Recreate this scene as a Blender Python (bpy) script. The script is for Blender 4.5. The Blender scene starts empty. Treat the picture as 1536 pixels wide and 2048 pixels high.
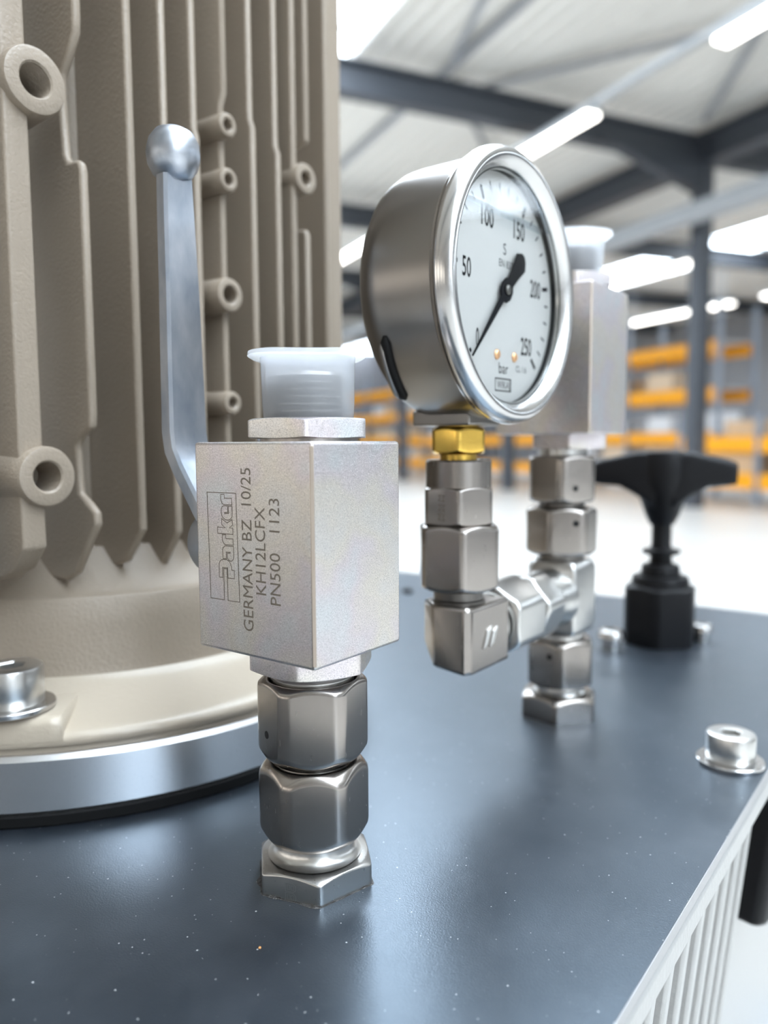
import bpy, bmesh, math, random
from mathutils import Matrix, Vector, noise
random.seed(7)
SC = bpy.context.scene
COL = SC.collection
MM = 0.001
R_ = math.radians

# ------------------------------------------------------------------ camera, world, exposure
# World frame: the cabinet lid is the plane z = 0, its right-hand edge runs along +Y, metres.
CAM_H = 0.098
PITCH = math.atan((1024 - 885) / 1550.0)
YAW = math.atan2(0.6, 0.8)
cd = bpy.data.cameras.new('camera')
cam = bpy.data.objects.new('camera', cd)
COL.objects.link(cam)
cam.location = (0, 0, CAM_H)
cam.rotation_euler = (Matrix.Rotation(YAW, 3, 'Z') @ Matrix.Rotation(math.pi / 2 - PITCH, 3, 'X')
                      @ Matrix.Rotation(R_(-0.35), 3, 'Z')).to_euler()
cd.sensor_fit = 'VERTICAL'
cd.sensor_height = 34.6
cd.lens = 34.6 * 1550 / 2048
cd.clip_start = 0.005
cd.clip_end = 300
cd.dof.use_dof = True
cd.dof.focus_distance = 0.166
cd.dof.aperture_fstop = 9.2
SC.camera = cam

W = bpy.data.worlds.new('sky')
SC.world = W
W.use_nodes = True
bg = W.node_tree.nodes['Background']
bg.inputs[0].default_value = (0.72, 0.84, 1.0, 1)
bg.inputs[1].default_value = 2.0

SC.view_settings.view_transform = 'Standard'
SC.view_settings.look = 'None'
SC.view_settings.gamma = 1.0
SC.view_settings.use_curve_mapping = False
SC.view_settings.exposure = -0.15
SKYLIGHT = 12.0
WINDOW_FILL = 2.4
WINDOW_FRONT = 0.25
LAMP = 9.0
cy = SC.cycles
cy.use_denoising = True
cy.max_bounces = 8
cy.diffuse_bounces = 4
cy.glossy_bounces = 5
cy.transmission_bounces = 6
cy.transparent_max_bounces = 12
cy.sample_clamp_indirect = 6.0
cy.caustics_reflective = False
cy.caustics_refractive = False


# ------------------------------------------------------------------ materials
def hexc(r, g, b):
    f = lambda c: (c / 255 / 12.92) if c / 255 <= 0.04045 else ((c / 255 + 0.055) / 1.055) ** 2.4
    return (f(r), f(g), f(b), 1)


def mat(name, col, rough=0.5, metal=0.0, spec=0.5):
    m = bpy.data.materials.new(name)
    m.use_nodes = True
    p = m.node_tree.nodes['Principled BSDF']
    p.inputs['Base Color'].default_value = col if len(col) == 4 else (*col, 1)
    p.inputs['Roughness'].default_value = rough
    p.inputs['Metallic'].default_value = metal
    p.inputs['Specular IOR Level'].default_value = spec
    return m


def nd(m, t, **kw):
    n = m.node_tree.nodes.new(t)
    for k, v in kw.items():
        setattr(n, k, v)
    return n


def lk(m, a, b):
    m.node_tree.links.new(a, b)


def coords(m, scale=(1, 1, 1)):
    tc = nd(m, 'ShaderNodeTexCoord')
    mp = nd(m, 'ShaderNodeMapping')
    mp.inputs['Scale'].default_value = scale
    lk(m, tc.outputs['Object'], mp.inputs['Vector'])
    return mp.outputs['Vector']


def bump(m, scale, strength, dist, stretch=(1, 1, 1), detail=3, kind='noise'):
    p = m.node_tree.nodes['Principled BSDF']
    v = coords(m, stretch)
    if kind == 'noise':
        n = nd(m, 'ShaderNodeTexNoise')
        n.inputs['Detail'].default_value = detail
        n.inputs['Scale'].default_value = scale
        out = n.outputs['Fac']
    else:
        n = nd(m, 'ShaderNodeTexVoronoi')
        n.inputs['Scale'].default_value = scale
        out = n.outputs['Distance']
    lk(m, v, n.inputs['Vector'])
    b = nd(m, 'ShaderNodeBump')
    b.inputs['Strength'].default_value = strength
    b.inputs['Distance'].default_value = dist
    lk(m, out, b.inputs['Height'])
    lk(m, b.outputs['Normal'], p.inputs['Normal'])
    return out


def ramp(m, src, stops, target):
    r = nd(m, 'ShaderNodeValToRGB')
    e = r.color_ramp.elements
    while len(e) < len(stops):
        e.new(0.5)
    for i, (pos, c) in enumerate(stops):
        e[i].position = pos
        e[i].color = c if len(c) == 4 else (*c, 1)
    lk(m, src, r.inputs['Fac'])
    lk(m, r.outputs['Color'], target)
    return r


def nz(m, scale, detail=2, stretch=(1, 1, 1), rough=0.5):
    n = nd(m, 'ShaderNodeTexNoise')
    n.inputs['Scale'].default_value = scale
    n.inputs['Detail'].default_value = detail
    n.inputs['Roughness'].default_value = rough
    lk(m, coords(m, stretch), n.inputs['Vector'])
    return n.outputs['Fac']


def BS(m):
    return m.node_tree.nodes['Principled BSDF']


M = {}
# zinc-plated valve body: fine crystalline sparkle, faint straw/pink bloom
m = M['zinc'] = mat('zinc_plating', (0.80, 0.77, 0.72), 0.42, 1.0)
bump(m, 3600, 0.16, 0.0002, detail=2)
zr = nd(m, 'ShaderNodeMix', data_type='RGBA', blend_type='MULTIPLY')
zr.inputs['Factor'].default_value = 1.0
ramp(m, nz(m, 4200, 1.5), [(0.32, (0.70, 0.70, 0.70)), (0.45, (0.95, 0.95, 0.95)), (0.62, (1, 1, 1)), (0.72, (1.25, 1.25, 1.25))], zr.inputs['B'])
lk(m, zr.outputs['Result'], BS(m).inputs['Base Color'])
ramp(m, nz(m, 55, 2), [(0.30, (0.70, 0.69, 0.69)), (0.45, (0.72, 0.67, 0.61)), (0.56, (0.70, 0.64, 0.65)), (0.68, (0.67, 0.69, 0.70))], zr.inputs['A'])
ramp(m, nz(m, 3800, 1), [(0.30, (0.30, 0.30, 0.30)), (0.7, (0.56, 0.56, 0.56))], BS(m).inputs['Roughness'])
m = M['zinc_worn'] = mat('zinc_worn_edge', (0.44, 0.37, 0.31), 0.4, 1.0)
# turned / forged steel fittings
def steel(name, col, r0, r1, stretch=(1, 1, 0.15), scale=2500, bs=0.05):
    m = mat(name, col, r0, 1.0)
    out = bump(m, scale, bs, 0.00012, stretch)
    rm = (r0 + r1) / 2
    r0, r1 = rm - (r1 - r0) * 0.25, rm + (r1 - r0) * 0.25
    ramp(m, nz(m, 1500, 3, stretch), [(0.2, (r0, r0, r0)), (0.5, (rm, rm, rm)), (0.8, (r1, r1, r1))], BS(m).inputs['Roughness'])
    return m
M['steel'] = steel('zinc_nickel_steel', (0.34, 0.31, 0.285), 0.22, 0.30, (1, 1, 0.2), 2500, 0.015)
M['steel_mid'] = steel('milled_steel', (0.50, 0.49, 0.475), 0.24, 0.34, (1, 1, 0.3), 1800, 0.05)
M['steel_bright'] = steel('turned_bright_steel', (0.62, 0.61, 0.59), 0.26, 0.34, (1, 1, 6), 700)
M['steel_dark'] = mat('dark_thread_steel', (0.16, 0.15, 0.14), 0.35, 1.0)
M['stainless'] = steel('brushed_stainless', (0.25, 0.232, 0.215), 0.26, 0.34, (1, 0.12, 0.12), 2500, 0.025)
M['polished'] = steel('polished_stainless', (0.58, 0.57, 0.56), 0.18, 0.26, (1, 1, 1), 900, 0.04)
M['aluminium'] = steel('turned_aluminium', (0.80, 0.80, 0.81), 0.24, 0.34, (1, 1, 8), 500, 0.10)
m = M['lever'] = steel('cast_zinc_lever', (0.40, 0.43, 0.48), 0.32, 0.44, (1, 1, 0.5), 500, 0.2)
ramp(m, nz(m, 160, 4, (1, 1, 0.5)), [(0.3, (0.30, 0.34, 0.40)), (0.7, (0.50, 0.52, 0.56))], BS(m).inputs['Base Color'])
M['brass'] = steel('brass', (0.80, 0.52, 0.11), 0.18, 0.28, (1, 1, 1), 900, 0.05)
m = M['paint'] = mat('stone_grey_cast_paint', hexc(148, 135, 120), 0.40)
bump(m, 1100, 0.35, 0.0006, detail=4)
m = M['paint_toplit'] = mat('stone_grey_paint_toplit', hexc(180, 168, 151), 0.30)  # casting paint again, lightened to carry overhead light on the flange
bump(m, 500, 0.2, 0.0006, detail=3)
# black powder-coated lid with dust specks
m = M['lid'] = mat('black_powder_coat', (0.030, 0.033, 0.040), 0.32, spec=0.5)
BS(m).inputs['IOR'].default_value = 2.2
BS(m).inputs['Specular Tint'].default_value = (0.66, 0.83, 1.0, 1)
bump(m, 2600, 0.14, 0.0003, detail=2)
vo = nd(m, 'ShaderNodeTexVoronoi')
vo.inputs['Scale'].default_value = 640
lk(m, coords(m), vo.inputs['Vector'])
sp = nd(m, 'ShaderNodeMath', operation='LESS_THAN')
lk(m, vo.outputs['Distance'], sp.inputs[0])
wn = nd(m, 'ShaderNodeMath', operation='MULTIPLY')
sep = nd(m, 'ShaderNodeSeparateColor')
lk(m, vo.outputs['Color'], sep.inputs['Color'])
pw = nd(m, 'ShaderNodeMath', operation='POWER')
lk(m, sep.outputs['Red'], pw.inputs[0]); pw.inputs[1].default_value = 2.6
lk(m, pw.outputs[0], wn.inputs[0]); wn.inputs[1].default_value = 0.13
lk(m, wn.outputs[0], sp.inputs[1])
mx = nd(m, 'ShaderNodeMix', data_type='RGBA')
lk(m, sp.outputs[0], mx.inputs['Factor'])
mx.inputs['B'].default_value = (0.42, 0.43, 0.44, 1)
ramp(m, nz(m, 60, 5, rough=0.7), [(0.35, (0.009, 0.011, 0.015)), (0.75, (0.024, 0.027, 0.033))], mx.inputs['A'])
lk(m, mx.outputs['Result'], BS(m).inputs['Base Color'])
M['cut_edge'] = steel('sheared_steel_edge', (0.40, 0.40, 0.41), 0.3, 0.5, (1, 8, 1), 900, 0.4)
m = M['tank'] = mat('raw_cast_aluminium', (0.42, 0.415, 0.405), 0.45, 0.55)
bump(m, 700, 0.3, 0.0006, detail=4)
M['rubber'] = mat('black_rubber', (0.004, 0.004, 0.004), 0.6, spec=0.2)
M['black'] = mat('black_plastic', (0.006, 0.006, 0.007), 0.45, spec=0.2)
M['void'] = mat('unlit_bore', (0.006, 0.006, 0.006), 0.8)
M['dial'] = mat('white_enamel_dial', (0.47, 0.455, 0.44), 0.4)
M['ink'] = mat('black_ink', (0.006, 0.006, 0.008), 0.85, spec=0.1)
M['etch'] = mat('laser_etched_mark', (0.16, 0.13, 0.10), 0.6)
M['copper'] = mat('copper_rivet', (0.75, 0.42, 0.22), 0.35, 0.7)
m = M['sealant'] = mat('torn_powder_coat', (0.05, 0.048, 0.046), 0.5)
bump(m, 900, 0.8, 0.001)
M['flake'] = mat('orange_dust_flake', (0.7, 0.32, 0.10), 0.6)
# clear window glass
def schlick(m, lo, hi, power):
    """reflectance rising towards grazing, the same from both sides"""
    lw = nd(m, 'ShaderNodeLayerWeight')
    lw.inputs['Blend'].default_value = 0.5
    pw = nd(m, 'ShaderNodeMath', operation='POWER')
    lk(m, lw.outputs['Facing'], pw.inputs[0]); pw.inputs[1].default_value = power
    ma = nd(m, 'ShaderNodeMath', operation='MULTIPLY_ADD')
    lk(m, pw.outputs[0], ma.inputs[0]); ma.inputs[1].default_value = hi - lo; ma.inputs[2].default_value = lo
    return ma.outputs[0]


def clear(name, tint, rough=0.0, lo=0.03):
    m = bpy.data.materials.new(name)
    m.use_nodes = True
    nt = m.node_tree
    nt.nodes.remove(nt.nodes['Principled BSDF'])
    tr = nd(m, 'ShaderNodeBsdfTransparent'); tr.inputs[0].default_value = tint
    gl = nd(m, 'ShaderNodeBsdfGlossy'); gl.inputs['Roughness'].default_value = rough
    mx = nd(m, 'ShaderNodeMixShader')
    lk(m, schlick(m, lo, 0.8, 6), mx.inputs[0]); lk(m, tr.outputs[0], mx.inputs[1]); lk(m, gl.outputs[0], mx.inputs[2])
    lk(m, mx.outputs[0], nt.nodes['Material Output'].inputs['Surface'])
    return m
# milky plastic cap
m = M['cap'] = bpy.data.materials.new('milky_polyethylene')
m.use_nodes = True
nt = m.node_tree
nt.nodes.remove(nt.nodes['Principled BSDF'])
out = nt.nodes['Material Output']
tr = nd(m, 'ShaderNodeBsdfTransparent'); tr.inputs[0].default_value = (0.97, 0.98, 1, 1)
df = nd(m, 'ShaderNodeBsdfDiffuse'); df.inputs[0].default_value = (0.97, 0.98, 1.0, 1)
tl = nd(m, 'ShaderNodeBsdfTranslucent'); tl.inputs[0].default_value = (0.98, 0.99, 1.0, 1)
gl = nd(m, 'ShaderNodeBsdfGlossy'); gl.inputs['Roughness'].default_value = 0.22
m1 = nd(m, 'ShaderNodeMixShader'); m1.inputs[0].default_value = 0.75
m2 = nd(m, 'ShaderNodeMixShader'); m2.inputs[0].default_value = 0.62
m3 = nd(m, 'ShaderNodeMixShader')
lk(m, df.outputs[0], m1.inputs[1]); lk(m, tl.outputs[0], m1.inputs[2])
lk(m, m1.outputs[0], m2.inputs[1]); lk(m, tr.outputs[0], m2.inputs[2])
lk(m, schlick(m, 0.03, 0.6, 4), m3.inputs[0]); lk(m, m2.outputs[0], m3.inputs[1]); lk(m, gl.outputs[0], m3.inputs[2])
lk(m, m3.outputs[0], out.inputs['Surface'])
M['glass'] = clear('gauge_glass', (0.97, 0.98, 0.98, 1), 0.02, 0.010)
M['liquid'] = clear('glycerin_surface', (0.85, 0.88, 0.90, 1), 0.05, 0.03)
# hall
m = M['floor'] = mat('pale_sealed_concrete', (0.78, 0.77, 0.74), 0.35)
ramp(m, nz(m, 0.5, 4), [(0.3, (0.50, 0.48, 0.45)), (0.7, (0.58, 0.56, 0.53))], BS(m).inputs['Base Color'])
M['deck'] = mat('pale_steel_roof_deck', (0.82, 0.80, 0.76), 0.5)
M['beam'] = mat('slate_grey_steel', (0.055, 0.062, 0.075), 0.5)
M['wallp'] = mat('grey_wall_panel', (0.30, 0.31, 0.33), 0.6)
M['wall_dark'] = mat('dark_wall_panel', (0.12, 0.12, 0.13), 0.6)
M['rail'] = mat('light_grey_steel', (0.42, 0.44, 0.46), 0.45)
M['rackblue'] = mat('galvanised_rack_post', (0.28, 0.31, 0.36), 0.45, 0.3)
M['orange'] = mat('orange_rack_beam', (1.0, 0.42, 0.0), 0.4)
M['carton'] = mat('cardboard', (0.62, 0.42, 0.25), 0.7)
M['carton2'] = mat('pale_cardboard', (0.72, 0.56, 0.40), 0.7)
M['white_goods'] = mat('white_wrapped_goods', (0.75, 0.76, 0.78), 0.4)
M['grey_goods'] = mat('grey_crate', (0.30, 0.30, 0.31), 0.5)
M['wood'] = mat('pallet_wood', (0.50, 0.36, 0.22), 0.7)
def emit(name, col, s):
    m = mat(name, (0.9, 0.9, 0.9), 0.4)
    p = BS(m)
    p.inputs['Emission Color'].default_value = (*col, 1)
    p.inputs['Emission Strength'].default_value = s
    return m
M['skylight'] = emit('daylight_rooflight', (0.78, 0.89, 1.0), SKYLIGHT)
M['window'] = emit('fill_window', (1.0, 0.93, 0.83), WINDOW_FILL)  # added panes in the unseen left wall, warm fill for left-facing sides
M['window_front'] = emit('dim_fill_window', (1.0, 0.93, 0.83), WINDOW_FRONT)  # added panes behind the camera, kept dim to limit light on right-facing sides
M['led'] = emit('led_diffuser', (1.0, 0.96, 0.90), LAMP)


# ------------------------------------------------------------------ object helpers
def tag(o, label=None, cat=None, group=None, kind=None):
    if label: o['label'] = label
    if cat: o['category'] = cat
    if group: o['group'] = group
    if kind: o['kind'] = kind
    return o


def empty(name, loc=(0, 0, 0), label=None, cat=None, group=None):
    o = bpy.data.objects.new(name, None)
    o.empty_display_size = 0.01
    o.location = loc
    COL.objects.link(o)
    return tag(o, label, cat, group)


def build(name, bm, material, parent=None, angle=32, bevel=0.0, seg=2, scale=MM, flat=False):
    """bmesh in millimetres (world axes) -> one linked object, origin at the thing's base."""
    bmesh.ops.remove_doubles(bm, verts=bm.verts, dist=1e-5)
    bmesh.ops.recalc_face_normals(bm, faces=bm.faces)
    me = bpy.data.meshes.new(name)
    off = Vector((0, 0, 0))
    if parent is not None:
        q = parent
        while q is not None:
            off = off + Vector(q.location)
            q = q.parent
    for vtx in bm.verts:
        vtx.co = vtx.co * scale - off
    bm.to_mesh(me)
    bm.free()
    if not flat:
        me.shade_smooth()
        me.set_sharp_from_angle(angle=R_(angle))
    me.materials.append(M[material] if isinstance(material, str) else material)
    o = bpy.data.objects.new(name, me)
    COL.objects.link(o)
    if parent is not None:
        o.parent = parent
    if bevel:
        b = o.modifiers.new('bevel', 'BEVEL')
        b.width = bevel * scale
        b.segments = seg
        b.limit_method = 'ANGLE'
        b.angle_limit = R_(30)
        b.harden_normals = False
    return o


def loft(bm, rings, closed=True, cap0=False, cap1=False):
    vs = [[bm.verts.new(p) for p in r] for r in rings]
    n = len(vs[0])
    for a, b in zip(vs[:-1], vs[1:]):
        for i in range(n if closed else n - 1):
            j = (i + 1) % n
            try:
                bm.faces.new((a[i], a[j], b[j], b[i]))
            except ValueError:
                pass
    if cap0: bm.faces.new(list(reversed(vs[0])))
    if cap1: bm.faces.new(vs[-1])


def frame(origin, axis):
    """matrix whose local z is `axis`"""
    z = Vector(axis).normalized()
    h = Vector((0, 0, 1)) if abs(z.z) < 0.9 else Vector((0, 1, 0))
    x = h.cross(z).normalized()
    y = z.cross(x)
    m = Matrix((x, y, z)).transposed().to_4x4()
    m.translation = Vector(origin)
    return m


def lathe(bm, prof, origin=(0, 0, 0), axis=(0, 0, 1), seg=72, a0=0, a1=360):
    """prof: list of (r, h) along axis"""
    mt = frame(origin, axis)
    full = abs(a1 - a0) >= 359.9
    cnt = seg if full else seg + 1
    rings = []
    for r, h in prof:
        r = max(r, 1e-3)
        rings.append([mt @ Vector((r * math.cos(R_(a0 + (a1 - a0) * i / seg)), r * math.sin(R_(a0 + (a1 - a0) * i / seg)), h)) for i in range(cnt)])
    loft(bm, rings, closed=full)
    return bm


def hexnut(bm, AF, z0, z1, origin=(0, 0, 0), axis=(0, 0, 1), phase=0, bore=None, ct=1.0, cb=1.0, cap=1.115, q=0.5, r0=0.96, depth_top=2.0, depth_bot=1.5, slope=0.577, seg=144):
    """chamfered hexagon nut; phase = direction (deg) of a flat's normal in the local frame"""
    mt = frame(origin, axis)
    R0 = AF / 2 * r0
    bore = bore or R0 * 0.75
    def rh(t):
        a = (t - phase + 30) % 60 - 30
        r = AF / 2 / math.cos(R_(a))
        lim = AF / 2 * cap
        k = 34.0
        x, y = r / AF, lim / AF
        return AF * (-math.log(math.exp(-k * x * 10) + math.exp(-k * y * 10)) / (k * 10))
    rings = [[] for _ in range(13)]
    for i in range(seg):
        t = 360 * i / seg
        c, s = math.cos(R_(t)), math.sin(R_(t))
        r = rh(t)
        zt = z1 - max(0, r - R0) * slope * ct
        zb = z0 + max(0, r - R0) * slope * cb
        prof = [(bore, z1 - depth_top), (bore, z1 - 0.3), (bore + 0.3, z1), (R0, z1),
                (r - 0.6 * q, zt + 0.6 * q * slope * ct), (r - 0.12 * q, zt - 0.12 * q), (r, zt - q),
                (r, zb + q), (r - 0.12 * q, zb + 0.12 * q), (r - 0.6 * q, zb - 0.6 * q * slope * cb), (R0, z0), (bore, z0), (bore, z0 + depth_bot)]
        for k, (rr, zz) in enumerate(prof):
            rings[k].append(mt @ Vector((rr * c, rr * s, zz)))
    loft(bm, rings)
    return bm


def box(bm, x0, x1, y0, y1, z0, z1, mt=None):
    ps = [(x0, y0, z0), (x1, y0, z0), (x1, y1, z0), (x0, y1, z0), (x0, y0, z1), (x1, y0, z1), (x1, y1, z1), (x0, y1, z1)]
    vs = [bm.verts.new((mt @ Vector(p)) if mt else p) for p in ps]
    for f in [(0, 3, 2, 1), (4, 5, 6, 7), (0, 1, 5, 4), (1, 2, 6, 5), (2, 3, 7, 6), (3, 0, 4, 7)]:
        bm.faces.new([vs[i] for i in f])
    return bm


def prism(bm, pts, d, mt):
    """polygon pts (u,v) extruded by w from d[0] to d[1]; mt maps (u,v,w)"""
    lo = [bm.verts.new(mt @ Vector((u, v_, d[0]))) for u, v_ in pts]
    hi = [bm.verts.new(mt @ Vector((u, v_, d[1]))) for u, v_ in pts]
    n = len(pts)
    bm.faces.new(list(reversed(lo)))
    bm.faces.new(hi)
    for i in range(n):
        j = (i + 1) % n
        bm.faces.new((lo[i], lo[j], hi[j], hi[i]))
    return bm


def tube(bm, pts, r, seg=12, caps=True):
    pts = [Vector(p) for p in pts]
    rr = r if isinstance(r, (list, tuple)) else [r] * len(pts)
    rings = []
    for i, p in enumerate(pts):
        d = (pts[min(i + 1, len(pts) - 1)] - pts[max(i - 1, 0)]).normalized()
        mt = frame(p, d)
        rings.append([mt @ Vector((rr[i] * math.cos(2 * math.pi * k / seg), rr[i] * math.sin(2 * math.pi * k / seg), 0)) for k in range(seg)])
    loft(bm, rings, cap0=caps, cap1=caps)
    return bm


NB = bmesh.new
FA = Matrix(((1, 0, 0, 0), (0, 0, -1, 0), (0, 1, 0, 0), (0, 0, 0, 1)))    # (u,v,w) -> (x=u, z=v, y=-w)


def text_mesh(s, target, width=None, height=None, mt=None, thick=0.04, bold=0.0):
    """built-in font text -> bmesh scaled to a box in mm, mapped by mt (u right, v up, w out)"""
    c = bpy.data.curves.new('lettering', 'FONT')
    c.body = s
    c.resolution_u = 3
    c.offset = bold
    o = bpy.data.objects.new('lettering', c)
    COL.objects.link(o)
    dg = bpy.context.evaluated_depsgraph_get()
    me = bpy.data.meshes.new_from_object(o.evaluated_get(dg))
    bpy.data.objects.remove(o)
    bpy.data.curves.remove(c)
    xs = [v_.co.x for v_ in me.vertices]; ys = [v_.co.y for v_ in me.vertices]
    x0, x1, y0, y1 = min(xs), max(xs), min(ys), max(ys)
    sx = width / (x1 - x0) if width else None
    sy = height / (y1 - y0) if height else None
    sx = sx or sy; sy = sy or sx
    bm = bmesh.new()
    bm.from_mesh(me)
    bpy.data.meshes.remove(me)
    for v_ in bm.verts:
        v_.co = mt @ Vector(((v_.co.x - (x0 + x1) / 2) * sx + target[0], (v_.co.y - (y0 + y1) / 2) * sy + target[1], thick))
    return bm


def outline(bm, pts, w, mt, lift=0.03):
    """closed outline drawn with flat strips of width w"""
    n = len(pts)
    P = [Vector((p[0], p[1], 0)) for p in pts]
    inner, outer = [], []
    for i in range(n):
        d0 = (P[i] - P[i - 1]).normalized(); d1 = (P[(i + 1) % n] - P[i]).normalized()
        n0 = Vector((-d0.y, d0.x, 0)); n1 = Vector((-d1.y, d1.x, 0))
        b = (n0 + n1)
        b = b.normalized() if b.length > 1e-4 else n0
        k = w / 2 / max(0.45, b.dot(n0))
        inner.append(P[i] + b * k); outer.append(P[i] - b * k)
    vi = [bm.verts.new(mt @ Vector((p.x, p.y, lift))) for p in inner]
    vo_ = [bm.verts.new(mt @ Vector((p.x, p.y, lift))) for p in outer]
    for i in range(n):
        j = (i + 1) % n
        bm.faces.new((vi[i], vi[j], vo_[j], vo_[i]))
    return bm


# ------------------------------------------------------------------ the hall (metres, hall frame: s across, t along, h above camera)
HALL = Matrix.Translation((0, 0, CAM_H)) @ Matrix(((0.479, -0.878, 0, 0), (0.878, 0.479, 0, 0), (0, 0, 1, 0), (0, 0, 0, 1)))
FLOOR = -1.2
EAVE = 5.0


def hall_box(name, s0, s1, t0, t1, h0, h1, material, parent=None, bevel=0.0):
    bm = NB()
    box(bm, s0, s1, t0, t1, h0, h1, HALL)
    return build(name, bm, material, parent, scale=1.0, flat=True, bevel=bevel)


def structure(o, label, cat='structure'):
    o['kind'] = 'structure'
    o['label'] = label
    return o


structure(hall_box('floor', -16, 28, -22, 44, FLOOR - 0.2, FLOOR, 'floor'), 'pale concrete hall floor')
structure(hall_box('wall_back', -16, 28, 44, 44.3, FLOOR, 7, 'wall_dark'), 'dark grey far end wall of the hall')
structure(hall_box('wall_right', 28, 28.3, -22, 44, FLOOR, 7, 'wallp'), 'grey panelled long wall behind the racks')
wl = structure(hall_box('wall_left', -16.3, -16, -22, 44, FLOOR, 7, 'wallp'), 'grey panelled long wall on the motor side')
wf = structure(hall_box('wall_front', -16, 28, -22.3, -22, FLOOR, 7, 'wallp'), 'grey panelled wall behind the camera')
for i, t in enumerate((-19, -12, -5, 2, 9, 16, 23)):
    w = structure(hall_box('window_%d' % (i + 1), -16, -15.92, t, t + 5.2, 0.6, 4.0, 'window'), 'glowing window added as fill in the long wall')
for i, s in enumerate((-14, -6, 2, 10, 18)):
    structure(hall_box('window_%d' % (i + 8), s, s + 6.0, -22, -21.92, 0.0, 4.4, 'window_front'), 'dim glowing window added in the wall behind the camera')

# corrugated roof deck, split around the rooflight strips
STRIPS = [(-0.3, 4.35), (17.2, 19.4)]


def deck(s0, s1, h):
    bm = NB()
    p = 0.26
    n = int((s1 - s0) / p)
    p = (s1 - s0) / n
    pts = []
    for i in range(n):
        a = s0 + i * p
        pts += [(a, h + 0.10), (a + 0.30 * p, h + 0.10), (a + 0.42 * p, h), (a + 0.88 * p, h)]
    pts.append((s1, h + 0.10))
    loft(bm, [[HALL @ Vector((a, -22, z)) for a, z in pts], [HALL @ Vector((a, 44, z)) for a, z in pts]], closed=False)
    return bm


edges = [-16.0] + [e for st in STRIPS for e in st] + [28.0]
for i in range(0, len(edges), 2):
    o = build('ceiling', deck(edges[i], edges[i + 1], EAVE + 0.5), 'deck', scale=1.0, flat=True)
    structure(o, 'corrugated pale steel roof deck')
k = 20
for (a, b) in STRIPS:
    o = structure(hall_box('window_%d' % k, a, b, -22, 44, EAVE + 0.50, EAVE + 0.54, 'skylight'), 'long translucent rooflight strip')
    k += 1
    for t in range(-20, 44, 2):
        bar = hall_box('glazing_bar', a, b, t, t + 0.06, EAVE + 0.44, EAVE + 0.50, 'rail', parent=o)


def ibeam(name, p0, p1, w, h, tf=0.03, tw=0.02, material='beam', parent=None):
    """I-section between two hall points (top centre line)"""
    p0, p1 = Vector(p0), Vector(p1)
    d = (p1 - p0)
    side = d.cross(Vector((0, 0, 1))).normalized()
    up = Vector((0, 0, 1)) if abs(d.normalized().z) < 0.9 else Vector((0, 1, 0))
    if abs(d.normalized().z) >= 0.9:
        side = Vector((1, 0, 0))
    prof = [(-w / 2, 0), (w / 2, 0), (w / 2, -tf), (tw / 2, -tf), (tw / 2, -h + tf), (w / 2, -h + tf), (w / 2, -h), (-w / 2, -h), (-w / 2, -h + tf), (-tw / 2, -h + tf), (-tw / 2, -tf), (-w / 2, -tf)]
    bm = NB()
    loft(bm, [[HALL @ (p + side * u + up * v_) for u, v_ in prof] for p in (p0, p1)], cap0=True, cap1=True)
    return build(name, bm, material, parent, scale=1.0, flat=True)


SCOL = 10.9
for t in (-13.6, -7.6, -1.6, 4.4, 10.4, 16.4, 22.4, 28.4, 34.4):
    structure(ibeam('roof_beam', (-16, t, EAVE + 0.42), (2.5, t, EAVE + 0.26), 0.26, 0.46), 'dark grey steel rafter on the near bay')
    structure(ibeam('roof_beam', (2.5, t, EAVE + 0.26), (SCOL, t, EAVE + 0.22), 0.26, 0.46), 'dark grey steel rafter running down to the column')
    structure(ibeam('roof_beam', (SCOL, t, EAVE + 0.28), (28, t, EAVE + 0.5), 0.26, 0.46), 'dark grey steel rafter over the rack aisle')
    c = structure(hall_box('steel_column', SCOL - 0.13, SCOL + 0.13, t - 0.13, t + 0.13, FLOOR, EAVE + 0.3, 'beam'), 'dark grey steel roof column')
    bm = NB()   # haunch under the rafter
    prism(bm, [(SCOL - 2.4, EAVE - 0.10), (SCOL, EAVE - 0.75), (SCOL, EAVE - 0.10)], (-t - 0.1, -t + 0.1), HALL @ FA)
    build('haunch', bm, 'beam', c, scale=1.0, flat=True)
structure(ibeam('roof_beam', (SCOL, -22, EAVE + 0.25), (SCOL, 44, EAVE + 0.25), 0.40, 0.50), 'dark grey valley beam along the column line')
structure(ibeam('roof_beam', (SCOL - 0.5, -22, 3.98), (SCOL - 0.5, 44, 3.98), 0.22, 0.30, material='rail'), 'light grey crane rail along the column line')
for a, b, r in [((5.77, 10.2, 5.42), (4.65, 6.2, 5.45), 0.05), ((10.4, 9.9, 5.30), (6.9, 4.5, 5.42), 0.06), ((6.5, 10.5, 5.35), (10.4, 5.2, 5.30), 0.05), ((5.8, -20, 5.42), (5.8, 43, 5.42), 0.06), ((11.0, 16.0, 5.2), (6.0, 10.6, 5.4), 0.05)]:
    bm = NB()
    tube(bm, [HALL @ Vector(a), HALL @ Vector(b)], r, 8)
    structure(build('brace_rod', bm, 'wallp', scale=1.0), 'thin grey rod under the roof deck')


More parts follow.
